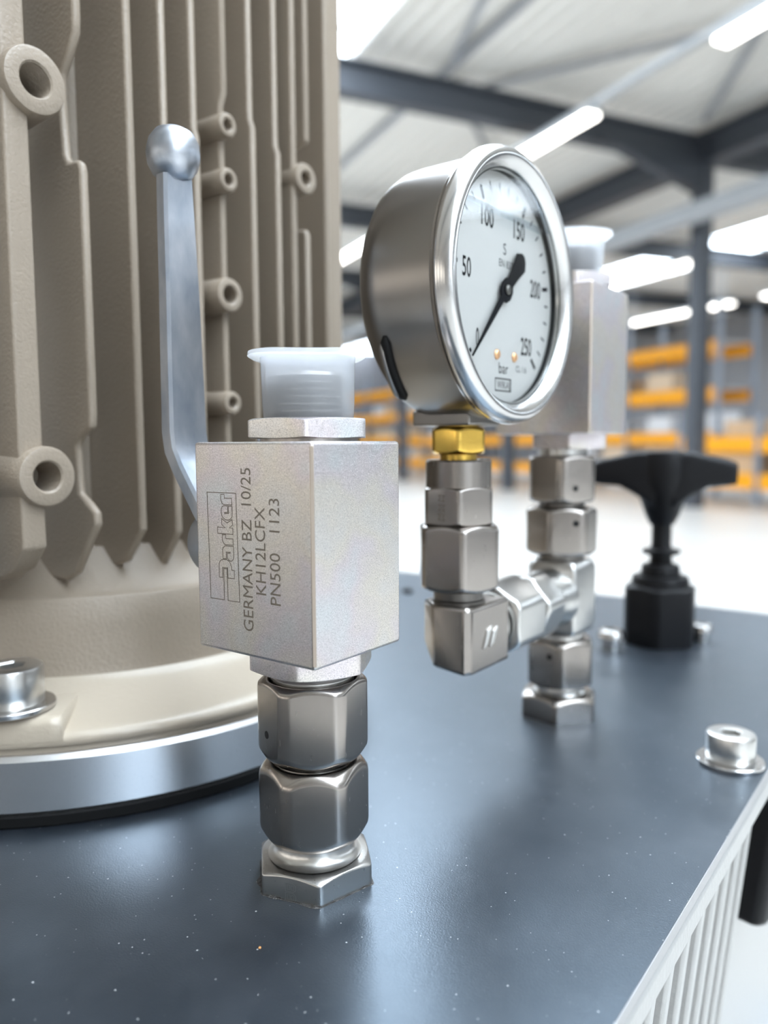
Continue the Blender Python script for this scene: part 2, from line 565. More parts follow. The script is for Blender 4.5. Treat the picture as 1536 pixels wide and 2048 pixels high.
def led(s, t0, t1, h, w, label, trunk=None):
    c = (s, (t0 + t1) / 2, h)
    o = empty('ceiling_light', HALL @ Vector(c), label, 'light', 'linear ceiling lights')
    hall_box('light_housing', s - w / 2 - 0.02, s + w / 2 + 0.02, t0 - 0.03, t1 + 0.03, h, h + 0.07, 'rail', o)
    hall_box('diffuser', s - w / 2, s + w / 2, t0, t1, h - 0.05, h, 'led', o)
    for t in ((t0 + 0.3, t1 - 0.3) if s > 8 else ()):
        hall_box('hanger', s - 0.012, s + 0.012, t - 0.012, t + 0.012, h + 0.07, EAVE + 0.5, 'rail', o)
    return o


led(7.1, 3.9, 6.58, 4.38, 0.20, 'linear ceiling light, nearest of the row, in the upper right corner')
led(7.05, 8.65, 11.4, 4.38, 0.20, 'linear ceiling light whose end shows just above the gauge bezel')
led(6.95, 15.4, 18.6, 4.38, 0.20, 'linear ceiling light showing between the motor fins and the gauge case')
led(14.6, 13.9, 17.3, 4.25, 0.36, 'wide bright ceiling light beside the column, right of the capped rear valve')
led(20.0, 19.2, 22.4, 4.25, 0.26, 'dimmer distant ceiling light left of the column, below the wide one')
led(20.0, 17.8, 18.7, 4.25, 0.26, 'short distant ceiling light just right of the column')
led(20.0, 15.4, 16.6, 4.25, 0.26, 'distant ceiling light cut by the right picture edge')
hb = hall_box('light_trunking', 7.0, 7.12, -20, 18.7, 4.46, 4.52, 'rail')
tag(hb, 'pale trunking rail carrying the row of linear ceiling lights', 'trunking')


def rack(s0, s1, ts, levels, label, top):
    o = empty('pallet_rack', HALL @ Vector((s0, ts[0], FLOOR)), label, 'rack')
    for t in ts:
        for s in (s0, s1):
            hall_box('upright', s - 0.05, s + 0.05, t - 0.05, t + 0.05, FLOOR, top, 'rackblue', o)
    for h in levels:
        for t0, t1 in zip(ts[:-1], ts[1:]):
            for s in (s0, s1):
                hall_box('beam', s - 0.03, s + 0.03, t0 + 0.05, t1 - 0.05, h - 0.15, h + 0.15, 'orange', o)
            hall_box('shelf_deck', s0 + 0.03, s1 - 0.03, t0 + 0.05, t1 - 0.05, h + 0.11, h + 0.14, 'rail', o)
    return o


rack(14.0, 15.1, (12.75, 15.6, 18.4, 21.2, 24.0, 26.8, 29.6, 32.4, 35.2, 38), (-0.80, 0.05, 1.05, 2.08), 'tall pallet rack with orange beams along the far aisle', 3.0)
rack(12.4, 13.4, (8.2, 10.3, 12.2), (-0.78, -0.08), 'low pallet rack with orange beams in front of the tall rack', 0.5)
rng = random.Random(3)
BAYS = (12.75, 15.6, 18.4, 21.2, 24.0, 26.8, 29.6, 32.4, 35.2, 38)
ORD = ('first', 'second', 'third', 'fourth', 'fifth', 'sixth', 'seventh', 'eighth', 'ninth')
GOODS = {'carton': ('cardboard_box', 'brown cardboard box', 'box'), 'carton2': ('cardboard_box', 'pale cardboard box', 'box'),
         'white_goods': ('wrapped_bundle', 'white wrapped bundle', 'bundle'), 'grey_goods': ('storage_crate', 'grey crate', 'crate')}
for lev, shelf in ((-1.2, 'floor level'), (-0.66, 'lowest shelf'), (0.19, 'second shelf'), (1.19, 'third shelf')):
    for bay in (0, 1, 4, 5, 6, 7, 8):
        for half in (0, 1):
            if rng.random() > (0.9 if lev < 1 else 0.4):
                continue
            kind = 'white_goods' if (lev == 0.19 and bay < 2) else rng.choice(['carton', 'carton', 'carton2', 'carton2', 'white_goods', 'grey_goods'])
            nm, lb, ct = GOODS[kind]
            t0 = BAYS[bay] + 0.15 + half * 1.32
            w, h = rng.uniform(0.7, 1.15), (rng.uniform(0.3, 0.55) if lev > -1 else 0.26)
            o = hall_box(nm, 14.1, 14.9, t0, t0 + w, lev, lev + h, kind, bevel=0.02)
            tag(o, '%s on the %s of the tall rack, %s bay, %s side' % (lb, shelf, ORD[bay], ('near', 'far')[half]), ct)
for t, w, lev, h, kind, lb in [(8.4, 0.8, 0.06, 0.3, 'carton2', 'pale cardboard box on top of the low rack, near end'), (9.3, 0.8, 0.06, 0.25, 'white_goods', 'white box on top of the low rack, near bay'),
                               (10.5, 0.7, 0.06, 0.32, 'carton', 'brown cardboard box on top of the low rack, far bay'), (8.4, 1.4, -0.64, 0.4, 'carton2', 'wide pale box on the lower shelf of the low rack'),
                               (10.5, 1.3, -0.64, 0.42, 'carton', 'wide brown box on the lower shelf of the low rack')]:
    o = hall_box('storage_box', 12.5, 13.3, t, t + w, lev, lev + h, kind, bevel=0.02)
    tag(o, lb, 'box')

# ------------------------------------------------------------------ cabinet under everything
tank = empty('hydraulic_tank', (-0.257, 0.168, -0.26), 'pale cast aluminium hydraulic tank with ribbed side under the black lid', 'tank')
A1, A0, B0, B1 = -43.0, -471.0, -142.0, 477.0
bm = NB()
box(bm, A0, A1 + 0.4, B0, B1, -9.8, -3.6)
build('rim', bm, 'tank', tank, bevel=1.0)
bm = NB()
tp = 0.10
def ringz(z, inset): 
    k = inset - z * tp
    return [(A0 + k, B0 + k, z), (A1 - k, B0 + k, z), (A1 - k, B1 - k, z), (A0 + k, B1 - k, z)]
loft(bm, [[Vector(p) for p in ringz(z, 6)] for z in (-9.8, -260)], cap0=True, cap1=True)
build('tank_wall', bm, 'tank', tank, flat=True)
b = -30
while b < 246:
    bm = NB()
    rr = []
    for z in (-9.5, -250):
        xo = A1 - 6 + z * tp
        rr.append([Vector((xo - 1, b, z)), Vector((xo + 4.2, b + 1.2, z)), Vector((xo + 4.2, b + 5.6, z)), Vector((xo - 1, b + 6.8, z))])
    loft(bm, rr, cap0=True, cap1=True)
    build('rib', bm, 'tank', tank, bevel=0.8)
    b += 13
lidp = NB()
box(lidp, A0, A1, B0, B1, -3.0, 0.0)
lid = empty('tank_lid', (-0.257, 0.168, -0.003), 'black powder coated lid plate with bare cut edge on the tank', 'plate')
lo = build('lid_plate', lidp, 'lid', lid, flat=True)
bm = NB()
box(bm, A1 - 0.02, A1 + 0.25, B0, B1, -2.9, -0.25)
tag(build('sheared_edge', bm, 'cut_edge', lid, flat=True), 'bare scored metal edge')
bm = NB()
box(bm, A0 + 2, A1 - 1.0, B0 + 2, B1 - 2, -3.7, -2.95)
build('seal_strip', bm, 'rubber', lid, flat=True)
# bench that carries the tank
bench = empty('steel_bench', (-0.257, 0.168, -1.102), 'grey steel bench carrying the tank', 'bench')
bm = NB(); box(bm, -520, 0, -190, 520, -300, -260.5)
build('bench_top', bm, 'rail', bench, bevel=2)
for x in (-500, -60):
    for y in (-170, 460):
        bm = NB(); box(bm, x, x + 40, y, y + 40, -1102, -300)
        build('leg', bm, 'rail', bench, bevel=2)
# black bracket on the tank side
bm = NB()
loft(bm, [[Vector((x + 0.12 * z, y, z)) for x, y in ((-48, 264), (-40, 262), (-37, 266), (-37, 330), (-48, 330))] for z in (-14, -60)], cap0=True, cap1=True)
hd = build('level_indicator', bm, 'black', None, bevel=2.0)
tag(hd, 'black plastic housing mounted on the ribbed tank side', 'housing')

# ------------------------------------------------------------------ electric motor
MCX, MCY = -257.2, 165.7
motor = empty('electric_motor', (MCX * MM, MCY * MM, 0), 'stone grey finned electric motor standing on a bright metal ring', 'motor')
OM = (MCX, MCY, 0)
bm = NB(); lathe(bm, [(60, 0.0), (97.2, 0.0), (97.6, 0.6), (97.6, 3.0), (97.0, 3.6), (60, 3.6)], OM, seg=160)
build('gasket', bm, 'rubber', motor)
bm = NB(); lathe(bm, [(60, 3.6), (96.9, 3.6), (97.7, 4.4), (97.7, 17.6), (96.5, 18.8), (60, 18.8)], OM, seg=200)
build('mounting_ring', bm, 'aluminium', motor, angle=25)
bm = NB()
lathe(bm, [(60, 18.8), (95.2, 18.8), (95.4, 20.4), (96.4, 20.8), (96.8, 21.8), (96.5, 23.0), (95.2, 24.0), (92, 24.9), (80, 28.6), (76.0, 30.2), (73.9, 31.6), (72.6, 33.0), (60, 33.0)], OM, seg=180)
build('flange', bm, 'paint_toplit', motor, angle=40)
bm = NB()
lathe(bm, [(60, 31.0), (73.4, 31.9), (72.6, 34.5), (71.6, 46), (70.4, 53.4), (69.9, 54.2), (69.2, 54.4), (67.6, 55.4), (64, 58.5), (60, 62.5), (56, 67), (50, 67)], OM, seg=180)
build('end_bell', bm, 'paint', motor, angle=40)
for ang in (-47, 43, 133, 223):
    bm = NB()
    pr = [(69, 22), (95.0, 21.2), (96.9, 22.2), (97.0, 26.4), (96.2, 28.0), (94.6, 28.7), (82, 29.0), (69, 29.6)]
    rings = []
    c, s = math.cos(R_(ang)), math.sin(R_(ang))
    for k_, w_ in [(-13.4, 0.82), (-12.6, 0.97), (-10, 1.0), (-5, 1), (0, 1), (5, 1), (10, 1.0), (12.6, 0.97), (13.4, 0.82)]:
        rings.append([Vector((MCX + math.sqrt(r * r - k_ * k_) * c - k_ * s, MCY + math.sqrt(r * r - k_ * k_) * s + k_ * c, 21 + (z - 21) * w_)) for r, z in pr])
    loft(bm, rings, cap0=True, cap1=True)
    build('flange_pad', bm, 'paint_toplit', motor, angle=40)
bm = NB(); lathe(bm, [(46, 60), (52, 66), (52, 330), (48, 334), (0, 334)], OM, seg=96)
build('housing', bm, 'paint', motor)
bm = NB(); lathe(bm, [(0, 330), (70, 330), (72, 332), (72, 345), (66, 352), (0, 354)], OM, seg=96)
build('fan_cowl', bm, 'paint', motor)


def fin(b, pts, w=2.5, root=-222.0, bv=1.0):
    """plate in the X-Z plane: pts = outline of the tip side from bottom to top (a, z)"""
    poly = [(root, pts[0][1])] + pts + [(root, pts[-1][1])]
    bm = NB()
    prism(bm, poly, (-b, -b + w), FA)
    return build('fin', bm, 'paint', motor, bevel=bv, seg=3, angle=40)


TOP = 326
def std(tip, jog=None, j=1.2, zb=73.0, zt=61.0):
    p = [(-205, zt), (-198, zt + 2.2), (tip, zb)]
    if jog:
        p += [(tip, jog), (tip - j, jog + 3), (tip - j, TOP)]
    else:
        p += [(tip, TOP)]
    return p


fin(123.8, [(-205, 59), (-200, 61.7), (-189.4, 75.9), (-189.6, 79.5), (-193, 82), (-197, 84.5), (-197.6, 97.5), (-195.5, 100), (-190.4, 102.5), (-190.0, 106), (-190.0, 170.0), (-190.6, 172.2), (-192, 173.0), (-196.0, 173.2), (-197.4, 175.5), (-198.4, 191), (-198, 196), (-194, 200.5), (-191.0, 205), (-190.6, 209), (-190.4, TOP)])
fin(138.7, std(-190.0))
fin(151.4, std(-190.0, 182, 1.4, 71, 58))
fin(162.1, std(-190.0, 190, 1.0))
f_mid = fin(173.4, [(-205, 61), (-196, 63), (-191.6, 73), (-191.6, 203), (-190, 207), (-190, TOP)])
fin(185.5, std(-190.0, 200, 1.2))
fin(197.0, std(-190.0, 195, 1.2))
fin(204.6, std(-190.0))
fin(213.5, [(-205, 61), (-196, 63), (-192.0, 73), (-192, 172), (-193, 174), (-206, 176), (-206, 200), (-192, 204), (-192, TOP)])
fin(226.5, std(-194.0))
fin(236, std(-206))
for b in (118.0,):
    fin(b - 5.5, [(-214, 62), (-206, 66), (-203, 76), (-203, TOP)], 3.0)
for b in (88.0, 78, 68):
    fin(b, std(-196.0 - (88 - b) * 0.5))
# wide machined foot rails (left one faces the camera side, right one mirrors it)
for b0, b1, nm in ((101.0, 107.6, 'a'), (228.5, 238, 'b')):
    bm = NB()
    poly = [(-226, 62), (-204, 62), (-196, 65.5), (-190, 71.5), (-190, TOP), (-226, TOP)] if nm == 'a' else [(-226, 62), (-204, 62), (-198, 71.5), (-198, TOP), (-226, TOP)]
    prism(bm, poly, (-b1, -b0), FA)
    rail = build('foot_rail', bm, 'paint', motor, bevel=0.9, seg=3, angle=40)
    if nm == 'a':
        rail_a = rail
bm = NB(); box(bm, -222, -195.5, 70, 96.8, 85.5, 95.0)
build('cross_rib', bm, 'paint', motor, bevel=2.5, seg=3)


def drill(o, holes):
    """cut bores (y, z, radius) along X out of a part so they stay open"""
    bm = NB()
    for b, z, r in holes:
        rings = [[Vector((x, b + r * math.cos(t), z + r * math.sin(t))) for t in [2 * math.pi * i / 24 for i in range(24)]] for x in (-204, -180)]
        loft(bm, rings, cap0=True, cap1=True)
    c = build('bore_tool', bm, 'void', motor)
    md = o.modifiers.new('bore', 'BOOLEAN')
    md.object = c
    md.operation = 'DIFFERENCE'
    md.solver = 'EXACT'
    dg = bpy.context.evaluated_depsgraph_get()
    me = bpy.data.meshes.new_from_object(o.evaluated_get(dg))
    o.modifiers.clear()
    o.data = me
    me.set_sharp_from_angle(angle=R_(40))
    bpy.data.objects.remove(c)


def boss(b, z, r, hole, tip, root=-214.0, thread=False, rb=None):
    bm = NB()
    rb = rb or r * 1.12
    prof = [(rb, root - tip), (r * 1.03, -6), (r, -1.0), (r - 0.35, -0.25), (r - 1.0, 0), (hole + 0.5, 0), (hole, -0.5)]
    if thread:
        h = -0.8
        while h > -12:
            prof += [(hole, h), (hole + 0.35, h - 0.45), (hole, h - 0.9)]
            h -= 0.95
        prof += [(hole, -14), (0.01, -15)]
    else:
        prof += [(hole, -12), (0.01, -13)]
    lathe(bm, prof, (tip, b, z), (1, 0, 0), seg=56)
    return build('boss', bm, 'paint', motor, angle=28)


drill(rail_a, [(108.6, 187.4, 4.5), (107.2, 89.8, 4.3)])
drill(f_mid, [(171.4, 196.4, 1.9), (171.3, 179.9, 1.9), (170.4, 144.6, 2.9), (170.9, 110.9, 1.8)])
boss(108.6, 187.4, 8.2, 4.0, -187.6, thread=True)
boss(107.2, 89.8, 7.8, 3.8, -187.6)
boss(171.4, 196.4, 3.7, 1.7, -187.8)
boss(171.3, 179.9, 3.7, 1.7, -187.8)
boss(170.4, 144.6, 5.3, 2.7, -187.4)
boss(170.9, 110.9, 3.7, 1.6, -187.8)
boss(206.7, 189.4, 5.2, 2.3, -187.6)


def socket_bolt(a, b, z, r, h, wr, wt, label, hexr=None, group=None, turn=20):
    o = empty('socket_bolt', (a * MM, b * MM, z * MM), label, 'bolt', group)
    if wr:
        bm = NB(); lathe(bm, [(r * 0.5, 0), (wr - 0.3, 0), (wr, 0.3), (wr, wt - 0.3), (wr - 0.3, wt), (r * 0.5, wt)], (a, b, z), seg=64)
        build('washer', bm, 'polished', o)
    hr = hexr or r * 0.44
    bm = NB()
    rings = []
    n = 72
    for pr in [('c', r - 0.2, wt), ('c', r, wt + 0.3), ('c', r, wt + h - 0.9), ('c', r - 0.25, wt + h - 0.3), ('c', r - 0.9, wt + h), ('h', hr + 0.4, wt + h), ('h', hr, wt + h - 0.4), ('h', hr, wt + h * 0.45), ('h', 0.01, wt + h * 0.4)]:
        ring = []
        for i in range(n):
            t = 360 * i / n
            rr = pr[1] if pr[0] == 'c' else pr[1] * math.cos(R_(30)) / math.cos(R_((t - turn) % 60 - 30))
            ring.append(Vector((a + rr * math.cos(R_(t)), b + rr * math.sin(R_(t)), z + pr[2])))
        rings.append(ring)
    loft(bm, rings)
    build('head', bm, 'steel_bright', o, angle=40)
    return o


socket_bolt(-197.6, 100.0, 29.0, 8.0, 10.0, 10.8, 1.6, 'zinc plated socket head bolt and washer on the motor flange')
socket_bolt(-53.2, 246.5, 0.0, 7.1, 8.2, 9.8, 1.4, 'bright socket head bolt and washer at the bare plate edge')


def button_screw(a, b, r, h, label):
    o = empty('button_head_screw', (a * MM, b * MM, 0), label, 'screw')
    bm = NB(); lathe(bm, [(0.1, 0), (r * 0.74, 0), (r * 0.74, h * 0.5), (r * 0.7, h * 0.52)], (a, b, 0), seg=40)
    build('spacer', bm, 'polished', o)
    bm = NB(); lathe(bm, [(r * 0.5, h * 0.5), (r, h * 0.55), (r, h * 0.72), (r * 0.85, h * 0.93), (r * 0.5, h), (r * 0.42, h), (r * 0.4, h * 0.8), (0.1, h * 0.78)], (a, b, 0), seg=40)
    build('head', bm, 'polished', o)


button_screw(-130.5, 352.5, 6.4, 9.5, 'bright button head screw left of the black T-handle, near the tee')
button_screw(-99.5, 391.5, 5.2, 9.0, 'small bright button head screw just right of the black T-handle base')
bm = NB(); lathe(bm, [(0.1, 0), (3.6, 0), (3.6, 1.5), (3, 2.2), (1.5, 2.2), (1.3, 1.2), (0.1, 1.2)], (-289.4, 411, 0), seg=32)
tag(build('plug_screw', bm, 'black'), 'small dark plug on the lid behind the front valve', 'plug')

# ------------------------------------------------------------------ ball valves
FT = Matrix(((0, -1, 0, 0), (0, 0, -1, 0), (1, 0, 0, 0), (0, 0, 0, 1)))     # text running upwards on a face looking to -Y


def ball_valve(a0, a1, b0, b1, z0, z1, ax, bx, label, lever=True, ph_top=-21.6, ph_bot=-32.0):
    o = empty('ball_valve', (ax * MM, bx * MM, z0 * MM), label, 'valve')
    bm = NB(); box(bm, a0, a1, b0, b1, z0, z1)
    build('body', bm, 'zinc', o, bevel=0.7, seg=3)
    bm = NB()
    mtz = Matrix.Translation((a1, b0, 0)) @ Matrix.Rotation(R_(-45), 4, 'Z')
    tag(build('worn_corner', box(bm, -0.42, 0.42, 0.15, 0.40, z0 + 0.8, z1 - 0.8, Matrix.Translation((a1 - 0.28, b0 + 0.28, 0)) @ Matrix.Rotation(R_(45), 4, 'Z') @ Matrix.Translation((0, -0.42, 0))), 'zinc_worn', o, bevel=0.15), 'brownish worn corner edge')
    bm = NB(); hexnut(bm, 24.6, z1 + 0.7, z1 + 4.9, (ax, bx, 0), phase=ph_top, bore=7.6, cap=1.14, q=0.25, r0=0.99, ct=0.5, cb=0.3)
    build('end_adapter', bm, 'zinc', o)
    bm = NB(); lathe(bm, [(6, z1 - 0.2), (11.2, z1 - 0.2), (11.2, z1 + 0.9), (6, z1 + 0.9)], (ax, bx, 0), seg=60)
    build('adapter_collar', bm, 'steel', o)
    bm = NB(); hexnut(bm, 24.6, z0 - 5.0, z0 + 0.2, (ax, bx, 0), phase=ph_bot, bore=7.6, cap=1.14, q=0.25, r0=0.99, ct=0.3, cb=0.4)
    build('end_adapter', bm, 'zinc', o)
    prof = [(5.2, z1 + 2), (8.0, z1 + 2)]
    z = z1 + 5.0
    while z < z1 + 14.0:
        prof += [(8.2, z), (7.0, z + 0.65), (8.2, z + 1.3)]
        z += 1.5
    prof += [(7.4, z1 + 14.6), (5.4, z1 + 14.9), (5.0, z1 + 14.4), (5.0, z1 + 8)]
    bm = NB(); lathe(bm, prof, (ax, bx, 0), seg=64)
    build('port_thread', bm, 'steel', o)
    if lever:
        zc = 74.7
        bm = NB(); lathe(bm, [(4, -1), (7.6, 0), (7.8, 0.6), (7.8, 10.4), (7.2, 11.4), (4.4, 11.4), (4.2, 10.6), (0.1, 10.6)], (a0 - 0.2, 124.0, zc), (-1, 0, 0), seg=56)
        build('spindle_boss', bm, 'lever', o)
        # cranked flat bar: centreline in X-Z, width along Y
        path = [(-141.0, 78.5, 11.4, 4.2), (-143.2, 81.5, 11.4, 4.2), (-150.8, 92.0, 11.4, 4.2), (-153.4, 96.4, 11.3, 4.4), (-154.2, 100.8, 11.2, 4.4), (-154.4, 118, 10.6, 4.2), (-154.6, 135, 9.9, 4.1), (-155.0, 150, 9.2, 4.0), (-155.2, 161.5, 8.6, 3.9)]
        bm = NB()
        rings = []
        for i, (x, z, w, t) in enumerate(path):
            p0 = path[max(i - 1, 0)]; p1 = path[min(i + 1, len(path) - 1)]
            d = Vector((p1[0] - p0[0], 0, p1[1] - p0[1])).normalized()
            nn = Vector((d.z, 0, -d.x))
            cpt = Vector((x, 124.0, z))
            c_ = 0.7
            ring = []
            for u, v_ in [(-w / 2 + c_, -t / 2), (w / 2 - c_, -t / 2), (w / 2, -t / 2 + c_), (w / 2, t / 2 - c_), (w / 2 - c_, t / 2), (-w / 2 + c_, t / 2), (-w / 2, t / 2 - c_), (-w / 2, -t / 2 + c_)]:
                ring.append(cpt + Vector((0, u, 0)) + nn * v_)
            rings.append(ring)
        loft(bm, rings, cap0=True, cap1=True)
        lv = build('lever', bm, 'lever', o, angle=40)
        bm = NB()
        lathe(bm, [(0.01, -6.6), (2.6, -6.3), (4.6, -5.1), (5.9, -3.0), (6.35, -0.6), (6.3, 0.6), (5.9, 2.8), (4.6, 4.9), (2.6, 6.0), (0.01, 6.3)], (-155.4, 124.0, 167.0), (0, 0.1, 1), seg=40)
        build('ball_knob', bm, 'lever', lv, angle=60)
    return o


VA, VB = -114.8, 126.0
valve = ball_valve(-133.8, -99.6, 110.0, 138.7, 53.5, 98.3, VA, VB, 'zinc plated square ball valve with etched lettering and lever, in front')
# etched marking of the front valve
FACE = Matrix.Translation((0, 110.0, 0)) @ FA
FACET = Matrix.Translation((0, 110.0, 0)) @ FT
for s, u, v_, wd, ht in [('GERMANY BZ  10/25', 76.0, 117.9, 34.0, 2.95), ('KH12LCFX', 76.1, 114.0, 18.0, 2.95), ('PN500   1123', 76.2, 109.9, 21.6, 2.95)]:
    build('etched_lettering', text_mesh(s, (u, v_), wd, ht, FACET, 0.03), 'etch', valve, flat=True)
LOGO = [
    [(-125.58,87.30),(-124.49,87.34),(-124.47,86.53),(-122.26,86.59),(-122.22,85.18),(-124.57,85.17),(-125.20,85.42),(-125.54,86.03),(-125.64,86.40)],
    [(-123.31,84.88),(-122.22,84.93),(-122.14,83.34),(-122.26,82.72),(-122.68,82.20),(-123.41,81.93),(-124.22,81.99),(-125.03,82.39),(-125.42,82.92),(-125.54,83.54),(-125.52,84.16),(-125.22,84.68),(-124.76,84.91),(-123.57,84.93),(-123.51,83.58),(-124.44,83.53),(-124.45,83.28),(-123.27,83.34)],
    [(-125.45,82.18),(-123.79,81.34),(-122.23,82.13),(-122.09,81.00),(-123.15,80.32),(-122.07,80.33),(-122.07,79.00),(-126.77,78.97),(-126.81,80.32),(-124.47,80.27),(-125.45,80.93)],
    [(-125.39,78.75),(-124.34,78.82),(-124.28,78.01),(-122.10,78.07),(-122.06,76.74),(-124.51,76.68),(-125.04,77.02),(-125.35,77.56),(-125.44,78.18)],
    [(-124.56,76.41),(-122.06,76.48),(-121.95,74.63),(-122.06,73.87),(-122.48,73.40),(-122.94,73.27),(-123.48,73.44),(-123.92,73.90),(-123.96,74.87),(-123.02,74.98),(-123.01,75.16),(-124.29,75.09),(-124.24,73.69),(-125.30,73.63),(-125.40,75.54),(-125.12,76.06)],
    [(-126.65,69.62),(-126.60,72.41),(-126.34,72.94),(-125.87,73.33),(-125.12,73.49),(-124.21,73.50),(-123.40,73.20),(-122.96,72.61),(-122.72,71.89),(-122.69,71.39),(-121.92,71.40),(-121.94,69.65),(-123.89,69.58),(-123.95,71.77),(-125.56,71.69),(-125.59,69.57),(-126.47,69.52)],
    [(-129.91,87.62),(-120.93,87.70),(-120.49,64.82),(-124.06,64.74),(-124.18,71.56),(-125.19,71.50),(-125.21,64.77),(-129.52,64.71)]]
bm = NB()
for pl in LOGO:
    outline(bm, pl, 0.17, FACE)
build('etched_logo', bm, 'etch', valve, flat=True)


def plastic_cap(ax, bx, z, label):
    o = empty('protective_cap', (ax * MM, bx * MM, z * MM), label, 'cap')
    bm = NB()
    lathe(bm, [(9.75, 0), (9.95, 3), (10.15, 11.6), (10.3, 13.2), (9.4, 13.4), (9.2, 12.6), (9.0, 0.0), (9.75, 0)], (ax, bx, z), seg=80)
    build('sleeve', bm, 'cap', o, angle=50)
    bm = NB()
    rings = []
    for r, h in [(0.05, 12.4), (8.4, 12.5), (9.2, 13.0), (10.2, 13.1), (12.0, 13.0), (12.7, 13.4), (12.6, 14.2), (11.4, 14.4), (10.0, 14.1), (8.6, 13.5), (0.05, 13.4)]:
        rings.append([Vector((ax + rr * math.cos(t), bx + rr * math.sin(t), z + h + (0.25 * math.sin(3 * t + 1) if r > 10 else 0))) for t in [2 * math.pi * i / 80 for i in range(80)] for rr in [r * (1 + (0.02 * math.sin(t * 5) if r > 11.5 else 0))]])
    loft(bm, rings)
    build('flange_lid', bm, 'cap', o, angle=50)
    return o


plastic_cap(VA, VB, 103.0, 'milky translucent plastic cap on top of the front valve')

# ------------------------------------------------------------------ fittings below the front valve
def leak_hole_disc(ax, bx, z, ang, AF, parent, off=0.0, r=0.85):
    c, s = math.cos(R_(ang)), math.sin(R_(ang))
    p = Vector((ax + c * (AF / 2 + 0.02) - s * off, bx + s * (AF / 2 + 0.02) + c * off, z))
    bm = NB(); lathe(bm, [(r, -0.6), (r, 0.035), (0.01, 0.035)], p, (c, s, 0), seg=24)  # flat dark disc on the nut puts in the hole's shade
    tag(build('leak_hole_disc', bm, 'void', parent), 'small dark disc painted as a shaded hole')


fit = empty('pipe_coupling', (VA * MM, VB * MM, 0), 'stack of hexagon steel nuts between the front valve and the lid', 'fitting')
bm = NB(); lathe(bm, [(6, 49.5), (8.5, 49.5), (8.5, 47.6), (8.7, 47.2), (9.3, 46.8), (9.3, 44.5), (9.0, 43.5), (6, 43.5)], (VA, VB, 0), seg=72)
build('cone_neck', bm, 'steel_bright', fit)
bm = NB(); hexnut(bm, 22.3, 28.6, 46.2, (VA, VB, 0), phase=-49, bore=9.9, ct=1.1, cb=1.9, cap=1.10, q=0.8, r0=0.95, depth_top=2.6)
nut1 = build('swivel_nut', bm, 'steel', fit, angle=60)
leak_hole_disc(VA, VB, 34.6, -109, 22.3, nut1, off=-0.8)
bm = NB(); lathe(bm, [(5, 29.4), (7.2, 29.4), (7.2, 26.4), (7.4, 25.0), (5, 25.0)], (VA, VB, 0), seg=72)
build('tube_sleeve', bm, 'steel_bright', fit)
bm = NB(); hexnut(bm, 22.4, 9.8, 27.3, (VA, VB, 0), phase=-48, bore=8.6, ct=1.9, cb=1.9, cap=1.10, q=1.0, r0=0.92, depth_top=1.6)
build('union_nut', bm, 'steel', fit, angle=60)
bm = NB(); lathe(bm, [(6, 11.6), (8.1, 11.6), (8.1, 8.2), (8.5, 6.9), (9.4, 6.0), (10.6, 5.75), (6, 5.6)], (VA, VB, 0), seg=72)
build('nipple_neck', bm, 'steel_bright', fit, angle=50)
bm = NB(); hexnut(bm, 24.2, -0.4, 5.4, (VA, VB, 0), phase=-14, bore=7.0, ct=0.8, cb=0.0, cap=1.145, q=0.35, r0=0.98)
base1 = build('nipple_hexagon', bm, 'steel_mid', fit, angle=45)
# stamped mark on the base hexagon (two rounded cells)
fa = R_(-74)
mt = Matrix.Translation((VA, VB, 0)) @ Matrix.Rotation(fa + math.pi / 2, 4, 'Z') @ Matrix.Translation((0, -12.1, 0)) @ FA
bm = NB()
for zc in (3.05, 0.85):
    outline(bm, [(-1.2, zc - 0.95), (0.7, zc - 0.95), (1.25, zc - 0.5), (1.25, zc + 0.5), (0.7, zc + 0.95), (-1.2, zc + 0.95)], 0.16, mt, 0.06)
    outline(bm, [(-0.75, zc - 0.5), (-0.1, zc - 0.5), (-0.1, zc + 0.5), (-0.75, zc + 0.5)], 0.12, mt, 0.06)
    outline(bm, [(0.2, zc - 0.5), (0.8, zc - 0.5), (0.8, zc + 0.5), (0.2, zc + 0.5)], 0.12, mt, 0.06)
build('stamped_mark', bm, 'steel_bright', fit, flat=True)
# lifted rim of powder coat round the hexagon
bm = NB()
rings = [[], [], [], []]
for i in range(160):
    t = 360 * i / 160
    aa = (t + 14 + 30) % 60 - 30
    rr = min(12.1 / math.cos(R_(aa)), 13.8)
    nz_ = noise.noise(Vector((math.cos(R_(t)) * 6, math.sin(R_(t)) * 6, 0.3)))
    n2 = noise.noise(Vector((math.cos(R_(t)) * 2.2, math.sin(R_(t)) * 2.2, 4.0)))
    hgt = max(0.03, 0.12 + 0.5 * nz_ + 0.45 * n2)
    wid = 0.15 + max(0, n2) * 1.9
    for k_, (dr, hz) in enumerate([(-0.1, hgt * 0.9), (0.15, hgt), (wid * 0.6, hgt * 0.35), (wid + 0.25, 0.01)]):
        rings[k_].append(Vector((VA + (rr + dr) * math.cos(R_(t)), VB + (rr + dr) * math.sin(R_(t)), hz)))
loft(bm, rings)
build('torn_coating', bm, 'sealant', fit, angle=30)
bm = NB()
box(bm, -0.22, 0.22, -0.28, 0.26, 0, 0.18, Matrix.Translation((-105.5, 99.5, 0)) @ Matrix.Rotation(0.6, 4, 'Z'))
tag(build('paint_flake', bm, 'flake', bevel=0.08), 'tiny orange flake lying on the black lid in front', 'flake')

